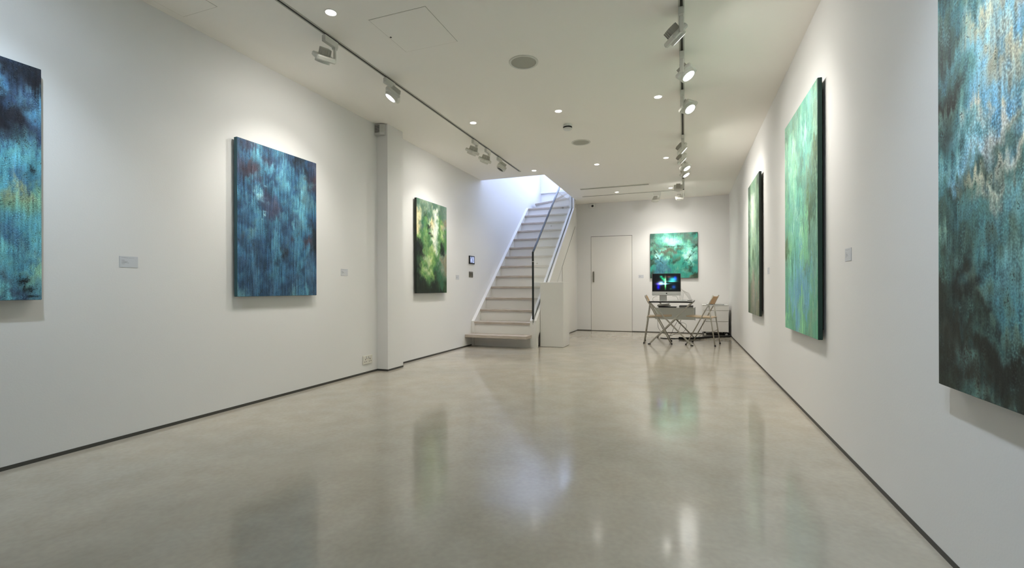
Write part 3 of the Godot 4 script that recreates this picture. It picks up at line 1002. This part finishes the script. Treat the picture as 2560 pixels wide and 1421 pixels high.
func wall_things() -> void:
	var LT := PI / 2
	var RT := -PI / 2
	var tx := label_tex(5)
	caption("small grey caption card between the two blue paintings on the left wall", Vector3(XL, 1.104, -1.915), LT, tx)
	caption("small grey caption card between the deep blue painting and the pier", Vector3(XL, 1.102, -3.897), LT, tx)
	caption("small caption card right of the green painting near the wall tablet", Vector3(XL, 1.106, -6.447), LT, tx)
	caption("small grey caption card on the right wall nearest the viewer", Vector3(XR, 1.11, -3.006), RT, tx)
	caption("faint caption card on the right wall just past the far grey-green painting", Vector3(XR, 1.112, -5.57), RT, tx)
	caption("small caption card on the far wall between the door and the teal painting", Vector3(-0.863, 1.18, ZB), 0.0, tx)

	# wall tablet
	var t := thing("wall_tablet", "small black wall tablet with a lit blue-white screen beside the stair", "tablet", Vector3(XL, 1.402, -6.945), LT)
	var s := S()
	box(s, Vector3(0, 0, 0.009), Vector3(0.198, 0.134, 0.018), 0.004)
	obj("case", s, M.black, t)
	var im := Image.create(48, 32, false, Image.FORMAT_RGB8)
	var nz := FastNoiseLite.new()
	nz.seed = 4
	nz.frequency = 0.08
	for y in 32:
		for x in 48:
			var v := clampf(nz.get_noise_2d(x * 1.2, y * 0.6) * 2.5 + (0.55 if x > 22 and x < 36 else -0.2), 0.0, 1.0)
			im.set_pixel(x, y, Color(0.80, 0.85, 1.0).lerp(Color(0.25, 0.33, 0.52), v))
	print_face("screen", t, Vector3(0, 0.002, 0.0185), 0.150, 0.098, ImageTexture.create_from_image(im), true, 0.75)
	t = thing("switch_plate", "brushed metal light switch plate below the wall tablet", "switch", Vector3(XL, 1.164, -6.925), LT)
	s = S()
	box(s, Vector3(0, 0, 0.003), Vector3(0.152, 0.094, 0.006), 0.002)
	obj("plate", s, M.plate, t)
	for x in [-0.036, 0.036]:
		s = S()
		box(s, Vector3(x, 0, 0.007), Vector3(0.04, 0.05, 0.004), 0.001, Basis(Vector3.RIGHT, 0.06))
		obj("rocker", s, mat(Color(0.42, 0.405, 0.365), 0.4, 0.5), t)

	# double socket low beside the pier
	t = thing("wall_socket", "white double mains socket low on the left wall beside the pier", "socket", Vector3(XL, 0.153, -4.262), LT)
	s = S()
	box(s, Vector3(0, 0, 0.005), Vector3(0.16, 0.094, 0.010), 0.003)
	obj("plate", s, M.cream, t)
	for x in [-0.04, 0.04]:
		s = S()
		box(s, Vector3(x * 0.42, 0.026, 0.0115), Vector3(0.014, 0.020, 0.005), 0.001, Basis(Vector3.RIGHT, 0.15))
		obj("rocker", s, M.white, t)
		s = S()
		box(s, Vector3(x, 0.006, 0.0102), Vector3(0.007, 0.014, 0.0012))
		box(s, Vector3(x - 0.014, -0.020, 0.0102), Vector3(0.011, 0.006, 0.0012))
		box(s, Vector3(x + 0.014, -0.020, 0.0102), Vector3(0.011, 0.006, 0.0012))
		obj("pin_hole", s, M.dark, t)
		s = S()
		box(s, Vector3(x * 0.42 - 0.009, 0.026, 0.0102), Vector3(0.003, 0.026, 0.0012))
		box(s, Vector3(x * 0.42, 0.013, 0.0102), Vector3(0.018, 0.003, 0.0012))
		obj("switch_gap", s, M.groove, t)

	# louvred box in the corner between wall and pier
	t = thing("alarm_box", "small white louvred box in the ceiling corner beside the pier", "alarm", Vector3(XL, 2.728, -4.447))
	s = S()
	var o2 := [Vector2(0.001, 0.0), Vector2(0.001, 0.05), Vector2(0.075, 0.05), Vector2(0.12, 0.028), Vector2(0.12, 0.0)]
	box_prism(s, o2, -0.058, 0.058)
	obj("body", s, M.silver, t)
	for k in 9:
		s = S()
		box(s, Vector3(0.04, -0.03 + k * 0.0095, 0.0505), Vector3(0.062, 0.0045, 0.003))
		obj("louvre_slot", s, M.slot, t)
		s = S()
		var nn := Vector3(0.022, 0, 0.045).normalized()
		box(s, Vector3(0.0975, -0.03 + k * 0.0095, 0.039) + nn * 0.0005, Vector3(0.04, 0.003, 0.002), 0.0, Basis(Vector3(0.045, 0, -0.022).normalized(), Vector3.UP, nn))
		obj("louvre_slot", s, M.fitting_dark, t)

	# camera on the far wall
	t = thing("security_camera", "small white security camera with a black lens at the top of the far wall", "camera", Vector3(-1.90, 2.745, ZB))
	s = S()
	box(s, Vector3(0, 0, 0.03), Vector3(0.115, 0.100, 0.06), 0.008)
	obj("housing", s, M.white, t)
	s = S(true)
	lathe(s, [Vector2(0.026, 0), Vector2(0.024, 0.012), Vector2(0.017, 0.021), Vector2(0.0, 0.025)], Vector3(0.018, -0.012, 0.058), Vector3(0.3, -0.25, 1), 24)
	obj("lens", s, M.black, t)
	t = thing("motion_sensor", "tiny white motion sensor at the top of the wall beside the stair", "sensor", Vector3(-2.24, 2.735, -9.99))
	s = S()
	box_prism(s, [Vector2(0, -0.03), Vector2(0.028, -0.018), Vector2(0.028, 0.018), Vector2(0, 0.03)], -0.04, 0.03)
	obj("body", s, M.fitting_dark, t)
	s = S(true)
	box(s, Vector3(0.029, -0.01, 0), Vector3(0.004, 0.03, 0.024), 0.001)
	obj("lens", s, M.fitting, t)


# an outline (x, z) stood up from y0 to y1
func box_prism(s: SurfaceTool, o2: Array, y0: float, y1: float) -> void:
	var c := Vector2.ZERO
	for p in o2:
		c += p / o2.size()
	var a := []
	var b := []
	for p in o2:
		a.append(Vector3(p.x, y0, p.y))
		b.append(Vector3(p.x, y1, p.y))
	poly(s, a, Vector3.DOWN)
	poly(s, b, Vector3.UP)
	for i in o2.size():
		var j := (i + 1) % o2.size()
		var m: Vector2 = (o2[i] + o2[j]) / 2.0 - c
		poly(s, [a[i], a[j], b[j], b[i]], Vector3(m.x, 0, m.y))


# ---- desk, chairs and what stands there ------------------------------------------------------------
func chair(label: String, at: Vector3, turn: float) -> void:
	# local x points the way the sitter looks
	var t := thing("folding_chair", label, "chair", at, turn, "folding chairs at the glass desk")
	var r := 0.0092
	for q in [-1.0, 1.0]:
		var z: float = q * 0.238
		var s := S(true)
		tube(s, [Vector3(-0.195, 0.815, z), Vector3(-0.12, 0.655, z), Vector3(0.222, 0.006, z)], r, 10)
		var fl := obj("front_leg", s, M.steel, t)
		s = S(true)
		tube(s, [Vector3(-0.122, 0.662, z - q * 0.024), Vector3(-0.215, 0.006, z - q * 0.024)], r, 10)
		var rl := obj("rear_leg", s, M.steel, t)
		for e in [[Vector3(0.225, 0.008, z), fl], [Vector3(-0.216, 0.008, z - q * 0.024), rl]]:
			var f: Vector3 = e[0]
			s = S()
			lathe(s, [Vector2(0.0, -0.008), Vector2(0.014, -0.008), Vector2(0.013, 0.014), Vector2(0.0, 0.014)], f, Vector3.UP, 12)
			obj("foot", s, M.charcoal, e[1])
		s = S()
		lathe(s, [Vector2(0.013, -0.02), Vector2(0.013, 0.02), Vector2(0, 0.02)], Vector3(-0.121, 0.657, z - q * 0.01), Vector3(0, 0, q), 14)
		obj("hinge", s, M.fitting_dark, t)
		s = S()
		bar(s, Vector3(-0.168, 0.437, z - q * 0.016), Vector3(0.10, 0.449, z - q * 0.016), Vector3.UP, 0.02, 0.008)
		obj("seat_rail", s, M.steel, t)
	for e in [[0.235, -0.183], [0.10, -0.202]]:
		var s := S(true)
		tube(s, [Vector3(e[1], e[0], -0.214), Vector3(e[1], e[0], 0.214)], 0.006, 8)
		obj("rung", s, M.steel, t)
	var s := S()
	box(s, Vector3(0.03, 0.461, 0), Vector3(0.40, 0.016, 0.40), 0.005, Basis(Vector3.BACK, 0.044))
	obj("seat", s, M.seat, t)
	# a slightly hollow backrest between the long legs
	s = S(true)
	var dn := Vector3(0.075, -0.16, 0).normalized()
	var nn := Vector3(0.16, 0.075, 0).normalized()
	var top := Vector3(-0.187, 0.802, 0)
	var n := 8
	var g := []
	for k in n + 1:
		var z := lerpf(-0.228, 0.228, float(k) / n)
		var sag := -0.022 * (1.0 - pow(z / 0.228, 2.0))
		g.append([top + nn * (sag + 0.006) + Vector3(0, 0, z), top + dn * 0.135 + nn * (sag + 0.006) + Vector3(0, 0, z), top + dn * 0.135 + nn * (sag - 0.006) + Vector3(0, 0, z), top + nn * (sag - 0.006) + Vector3(0, 0, z)])
	s.set_smooth_group(-1)
	for k in n:
		for j in 4:
			var c: Vector3 = (g[k][0] + g[k][2] + g[k + 1][0] + g[k + 1][2]) / 4.0
			var l := (j + 1) % 4
			poly(s, [g[k][j], g[k][l], g[k + 1][l], g[k + 1][j]], (g[k][j] + g[k][l] + g[k + 1][l] + g[k + 1][j]) / 4.0 - c)
	poly(s, g[0], Vector3.FORWARD)
	poly(s, g[n], Vector3.BACK)
	obj("backrest", s, M.ply, t)


func desk_corner() -> void:
	# desk: local z runs away from the viewer (negative), x across
	var dt := 0.055 * -1.0
	var o := Vector3(-0.22, 0, -8.03)
	var t := thing("glass_desk", "narrow glass-topped desk on crossed grey steel legs before the far wall", "desk", o, dt)
	var L := 1.2
	for e in [[0.0, 1.0], [-L, -1.0]]:
		var z: float = e[0]
		for q in [-1.0, 1.0]:
			var s := S()
			bar(s, Vector3(-0.325 * q, 0.012, z + 0.009 * q), Vector3(0.322 * q, 0.694, z + 0.009 * q), Vector3.RIGHT, 0.024, 0.016)
			var lg := obj("leg", s, M.steel, t)
			s = S()
			box(s, Vector3(-0.33 * q, 0.008, z + 0.009 * q), Vector3(0.046, 0.016, 0.024), 0.003)
			obj("foot", s, M.black, lg)
		var s := S()
		box(s, Vector3(0, 0.702, z), Vector3(0.668, 0.018, 0.03), 0.002)
		obj("cross_rail", s, M.black, t)
	for q in [-1.0, 1.0]:
		var s := S()
		box(s, Vector3(q * 0.325, 0.702, -L / 2), Vector3(0.018, 0.014, L - 0.03), 0.002)
		obj("side_rail", s, M.black, t)
	var s := S()
	box(s, Vector3(0, 0.715, -L / 2), Vector3(0.672, 0.008, L + 0.06), 0.001)
	obj("glass_top", s, M.smoked, t)
	# pale grey box hung across the desk between its crossed legs
	s = S()
	box(s, Vector3(0.012, 0.48, -0.938), Vector3(0.66, 0.21, 0.495), 0.003)
	obj("storage_box", s, M.box, t).set_meta("label", "pale grey glossy storage box")
	s = S()
	box(s, Vector3(0.352, 0.482, -0.70), Vector3(0.012, 0.225, 0.03), 0.002)
	obj("box_end", s, M.greyfile, t)
	var W := func(p: Vector3) -> Vector3: return t.transform * p

	chair("folding chair with a plywood seat on the left of the desk", Vector3(-0.432, 0, -8.346), 0.03)
	chair("folding chair with a plywood seat on the right of the desk, turned to face it", Vector3(0.294, 0, -8.322), PI - 0.234)

	# papers on the box
	var pl := thing("paper_stack", "tilted stack of white papers and dark folders under the desk top, at left", "papers", W.call(Vector3(-0.13, 0.586, -0.80)), dt)
	var stack := [["folder", M.charcoal, Vector3(0.02, 0.008, 0), Vector3(0.30, 0.016, 0.2), 0.0], ["folder", M.charcoal, Vector3(-0.04, 0.0265, 0), Vector3(0.22, 0.010, 0.2), 0.05], ["sheets", M.paper, Vector3(-0.05, 0.040, 0), Vector3(0.2, 0.010, 0.2), 0.09], ["folder", M.greyfile, Vector3(-0.05, 0.050, 0), Vector3(0.2, 0.006, 0.2), 0.11], ["sheets", M.paper, Vector3(-0.05, 0.058, 0), Vector3(0.19, 0.006, 0.2), 0.11]]
	for e in stack:
		s = S()
		box(s, e[2], e[3], 0.0015, Basis(Vector3.BACK, e[4]))
		obj(e[0], s, e[1], pl)
	var pr := thing("magazine_stack", "low stack of dark magazines under the desk top, at right", "magazines", W.call(Vector3(0.205, 0.586, -0.80)), dt)
	for e in [[0.005, 0.010, M.greyfile, 0.0], [0.0145, 0.008, M.paper, 0.02], [0.0235, 0.009, M.charcoal, -0.01], [0.032, 0.008, M.charcoal, 0.03]]:
		s = S()
		box(s, Vector3(0, e[0], 0), Vector3(0.23, e[1], 0.2), 0.0015, Basis(Vector3.UP, e[3]))
		obj("magazine", s, e[2], pr)

	# all-in-one computer
	var c := thing("computer", "silver all-in-one computer with a black-framed glowing screen on the desk", "computer", Vector3(-0.283, 0.719, -8.17), 0.06)
	var tilt := Basis(Vector3.RIGHT, -0.06)
	var mid := Vector3(0, 0.275, 0.0)
	s = S()
	box(s, mid + tilt * Vector3(0, 0, -0.011), Vector3(0.456, 0.364, 0.022), 0.006, tilt)
	obj("case", s, M.silver, c)
	s = S()
	box(s, mid + tilt * Vector3(0, 0.031, 0.0005), Vector3(0.45, 0.300, 0.003), 0.001, tilt)
	obj("bezel", s, M.black, c)
	print_face("screen", c, mid + tilt * Vector3(0, 0.031, 0.0026), 0.412, 0.262, screen_tex(), true, 2.6, tilt)
	s = S()
	var lg := mid + tilt * Vector3(0.005, -0.150, 0.0008)
	var fr := []
	for k in 20:                                    # the dark fruit-shaped mark on the chin, with a bite and a leaf
		var a := TAU * k / 20
		var rr := 0.0115 + 0.0012 * cos(2.0 * a) - (0.0045 if absf(wrapf(a - 0.15, -PI, PI)) < 0.5 else 0.0) - (0.0016 if absf(wrapf(a - PI / 2, -PI, PI)) < 0.25 else 0.0)
		fr.append(lg + tilt * Vector3(cos(a) * rr, sin(a) * rr, 0))
	for k in 20:
		tri(s, lg, fr[k], fr[(k + 1) % 20], Vector3.BACK)
	poly(s, [lg + tilt * Vector3(0.000, 0.0115, 0), lg + tilt * Vector3(0.0015, 0.0155, 0), lg + tilt * Vector3(0.006, 0.018, 0), lg + tilt * Vector3(0.0045, 0.0135, 0)], Vector3.BACK)
	obj("emblem", s, M.black, c)
	s = S()
	bar(s, Vector3(-0.05, 0.008, -0.06), Vector3(-0.05, 0.20, -0.035), Vector3.RIGHT, 0.118, 0.008)
	box(s, Vector3(-0.05, 0.004, 0.02), Vector3(0.118, 0.008, 0.17), 0.003)
	obj("stand", s, M.silver, c)

	var kb := thing("keyboard", "slim white keyboard lying on the desk before the computer", "keyboard", Vector3(-0.105, 0.719, -8.045), 0.02)
	s = S()
	box(s, Vector3(0, 0.006, -0.02), Vector3(0.30, 0.008, 0.115), 0.002, Basis(Vector3.RIGHT, 0.05))
	obj("body", s, M.silver, kb)
	for row in 5:
		for k in 14:
			s = S()
			box(s, Vector3(-0.1365 + k * 0.021, 0.0125 + (2 - row) * 0.001, -0.02 + (row - 2) * 0.021), Vector3(0.018, 0.004, 0.018), 0.001, Basis(Vector3.RIGHT, 0.05))
			obj("key", s, M.white, kb)
	# wire letter rack
	var rk := thing("wire_rack", "bent wire letter rack leaning open beside the computer", "letter rack", Vector3(0.02, 0.719, -8.50), 0.0)
	for k in 5:
		var z := -0.08 + k * 0.035
		var x := k * 0.016
		s = S(true)
		tube(s, curve([Vector3(-0.11 + x, 0.004, z), Vector3(-0.10 + x, 0.10, z), Vector3(-0.085 + x, 0.205 - k * 0.016, z), Vector3(-0.02 + x, 0.13, z), Vector3(0.05 + x * 0.6, 0.03, z), Vector3(0.07 + x * 0.6, 0.004, z)], 5), 0.0022, 6)
		obj("wire", s, M.wire, rk)
	s = S()
	box(s, Vector3(0.0, 0.004, -0.01), Vector3(0.2, 0.006, 0.17), 0.001)
	obj("base", s, M.wire, rk)
	var lt := thing("letters", "white letters and cards lying in the wire rack", "letters", Vector3(0.035, 0.726, -8.46), 0.0)
	for k in 3:
		s = S()
		box(s, Vector3(-0.052 + k * 0.004, 0.0015 + k * 0.0025, -0.045), Vector3(0.075, 0.002, 0.12), 0.0, Basis(Vector3.UP, 0.03 * k))
		obj("card", s, M.paper, lt)

	# drawer pedestal on castors
	var pd := thing("drawer_pedestal", "white three-drawer pedestal on castors in the right corner", "pedestal", Vector3(0.557, 0, -9.94))
	s = S()
	box(s, Vector3(0, 0.345, -0.01), Vector3(0.455, 0.512, 0.42), 0.002)
	obj("body", s, M.paint, pd)
	s = S()
	box(s, Vector3(0, 0.603, 0), Vector3(0.464, 0.008, 0.44), 0.002)
	obj("top", s, M.white, pd)
	for e in [[0.55, 0.093], [0.395, 0.203], [0.187, 0.197]]:
		s = S()
		box(s, Vector3(0, e[0], 0.208), Vector3(0.453, e[1] - 0.003, 0.018), 0.001)
		obj("drawer", s, M.paint, pd)
	for q in [-1.0, 1.0]:
		for z in [0.14, -0.17]:
			s = S()
			lathe(s, [Vector2(0.0, -0.014), Vector2(0.03, -0.014), Vector2(0.033, 0.0), Vector2(0.03, 0.014), Vector2(0.0, 0.014)], Vector3(q * 0.19, 0.033, z), Vector3(0.35, 0, 1), 20)
			var w := obj("castor", s, M.charcoal, pd)
			s = S()
			lathe(s, [Vector2(0.0, 0.0165), Vector2(0.025, 0.0165), Vector2(0.027, 0.012)], Vector3(q * 0.19, 0.033, z), Vector3(0.35, 0, 1), 16)
			obj("hub", s, M.white, w)
			s = S()
			box(s, Vector3(q * 0.19, 0.075, z), Vector3(0.03, 0.03, 0.03), 0.003)
			obj("fork", s, M.charcoal, w)
	var pp := thing("document_pile", "white documents on a dark folder on top of the drawer pedestal", "papers", Vector3(0.555, 0.607, -9.86), 0.03)
	s = S()
	box(s, Vector3(0, 0.004, 0), Vector3(0.31, 0.008, 0.22), 0.001)
	obj("folder", s, M.greyfile, pp)
	for k in 3:
		s = S()
		box(s, Vector3(-0.01 + k * 0.008, 0.0105 + k * 0.005, 0.004 * k), Vector3(0.29 - k * 0.02, 0.0045, 0.205), 0.001, Basis(Vector3.UP, 0.04 * (k - 1)))
		obj("sheets", s, M.paper, pp)

	# cables
	s = S(true)
	tube(s, curve([Vector3(-0.10, 0.021, -9.03), Vector3(0.06, 0.020, -9.02), Vector3(0.20, 0.020, -9.12), Vector3(0.36, 0.020, -9.32), Vector3(0.50, 0.020, -9.48), Vector3(0.66, 0.020, -9.60), Vector3(0.79, 0.020, -9.70), Vector3(0.812, 0.020, -9.85), Vector3(0.812, 0.020, -10.19)], 6), 0.0195, 10)
	tag(obj("cable_sleeve", s, M.cable), "thick black cable sleeve lying on the floor from the desk to the corner", "cable")
	var loose := [
		[[Vector3(-0.42, 0.006, -9.08), Vector3(-0.30, 0.006, -9.02), Vector3(-0.20, 0.006, -9.06), Vector3(-0.10, 0.007, -9.10), Vector3(-0.02, 0.007, -9.10), Vector3(0.05, 0.007, -9.09)], 0.006, "loose black lead trailing left from the cable sleeve on the floor", M.cable],
		[[Vector3(-0.455, 0.370, -8.76), Vector3(-0.44, 0.22, -8.76), Vector3(-0.36, 0.12, -8.80), Vector3(-0.24, 0.085, -8.86), Vector3(-0.14, 0.12, -8.92), Vector3(-0.08, 0.22, -8.98), Vector3(-0.06, 0.370, -9.0)], 0.0032, "thin grey lead drooping in a wide loop below the storage box", M.cable_grey],
		[[Vector3(-0.10, 0.370, -8.98), Vector3(-0.17, 0.24, -8.96), Vector3(-0.22, 0.12, -8.95), Vector3(-0.27, 0.03, -8.96), Vector3(-0.25, 0.006, -9.0), Vector3(-0.16, 0.005, -9.03)], 0.0034, "thin dark lead dropping straight from the storage box to the floor", M.cable],
		[[Vector3(-0.05, 0.370, -8.96), Vector3(-0.10, 0.29, -8.92), Vector3(-0.03, 0.31, -8.90), Vector3(0.03, 0.27, -8.90), Vector3(0.01, 0.18, -8.92), Vector3(-0.08, 0.10, -8.95), Vector3(-0.2, 0.08, -8.97), Vector3(-0.27, 0.03, -9.04), Vector3(-0.24, 0.005, -9.10)], 0.003, "thin grey lead curling behind the crossed legs of the desk", M.cable_grey],
		[[Vector3(0.235, 0.006, -9.24), Vector3(0.26, 0.05, -9.28), Vector3(0.31, 0.06, -9.34), Vector3(0.37, 0.03, -9.43), Vector3(0.40, 0.006, -9.47)], 0.004, "short black lead arching over the floor beside the cable sleeve", M.cable],
		[[Vector3(-0.43, 0.80, -8.21), Vector3(-0.49, 0.775, -8.23), Vector3(-0.51, 0.735, -8.26), Vector3(-0.50, 0.722, -8.32)], 0.0022, "thin grey lead hanging from the left of the computer to the desk", M.cable_grey],
		[[Vector3(-0.19, 0.80, -8.21), Vector3(-0.13, 0.795, -8.24), Vector3(-0.105, 0.75, -8.26), Vector3(-0.09, 0.722, -8.28), Vector3(0.0, 0.722, -8.29)], 0.0022, "thin grey lead hanging from the right of the computer to the desk", M.cable_grey]]
	for e in loose:
		s = S(true)
		tube(s, curve(e[0], 7), e[1], 8)
		tag(obj("lead", s, e[3]), e[2], "cable")


func screen_tex() -> ImageTexture:
	var w := 192
	var h := 120
	var im := Image.create(w, h, false, Image.FORMAT_RGB8)
	var blobs := [  # x, y, rx, ry, colour: glowing wings of light seen through a grid
		[0.46, 0.45, 0.045, 0.42, Color(0.75, 1.0, 0.72)], [0.46, 0.62, 0.03, 0.36, Color(0.2, 0.85, 0.4)], [0.30, 0.12, 0.07, 0.10, Color(0.1, 0.75, 0.55)], [0.36, 0.24, 0.07, 0.10, Color(0.1, 0.8, 0.5)], [0.41, 0.34, 0.06, 0.09, Color(0.15, 0.85, 0.5)], [0.44, 0.58, 0.20, 0.05, Color(0.5, 0.8, 0.95)],
		[0.30, 0.52, 0.14, 0.16, Color(0.65, 0.9, 1.0)], [0.22, 0.58, 0.16, 0.10, Color(0.45, 0.3, 1.0)], [0.19, 0.80, 0.08, 0.18, Color(0.08, 0.05, 0.95)],
		[0.74, 0.30, 0.18, 0.17, Color(0.25, 0.9, 0.95)], [0.70, 0.42, 0.22, 0.06, Color(0.35, 0.95, 0.8)], [0.84, 0.22, 0.07, 0.16, Color(0.05, 0.1, 0.85)],
		[0.78, 0.78, 0.10, 0.16, Color(0.05, 0.3, 0.65)], [0.60, 0.13, 0.10, 0.09, Color(0.38, 0.16, 0.12)], [0.62, 0.55, 0.14, 0.04, Color(0.03, 0.25, 0.18)], [0.66, 0.9, 0.06, 0.06, Color(0.12, 0.3, 0.2)]]
	for y in h:
		for x in w:
			var u := float(x) / w
			var v := float(y) / h
			var c := Color(0.010, 0.011, 0.016)
			for b in blobs:
				var d := Vector2((u - b[0]) / b[2], (v - b[1]) / b[3]).length_squared()
				if d < 4.0:
					var f := exp(-d * 1.6)
					c += b[4] * f
			var gx := 0.5 + 0.5 * cos(TAU * u * 30.0)
			var gy := 0.5 + 0.5 * cos(TAU * v * 18.0)
			var k := 0.30 + 0.70 * gy * (0.7 + 0.3 * gx)
			im.set_pixel(x, y, Color(minf(c.r * k, 1.0), minf(c.g * k, 1.0), minf(c.b * k, 1.0)))
	return ImageTexture.create_from_image(im)
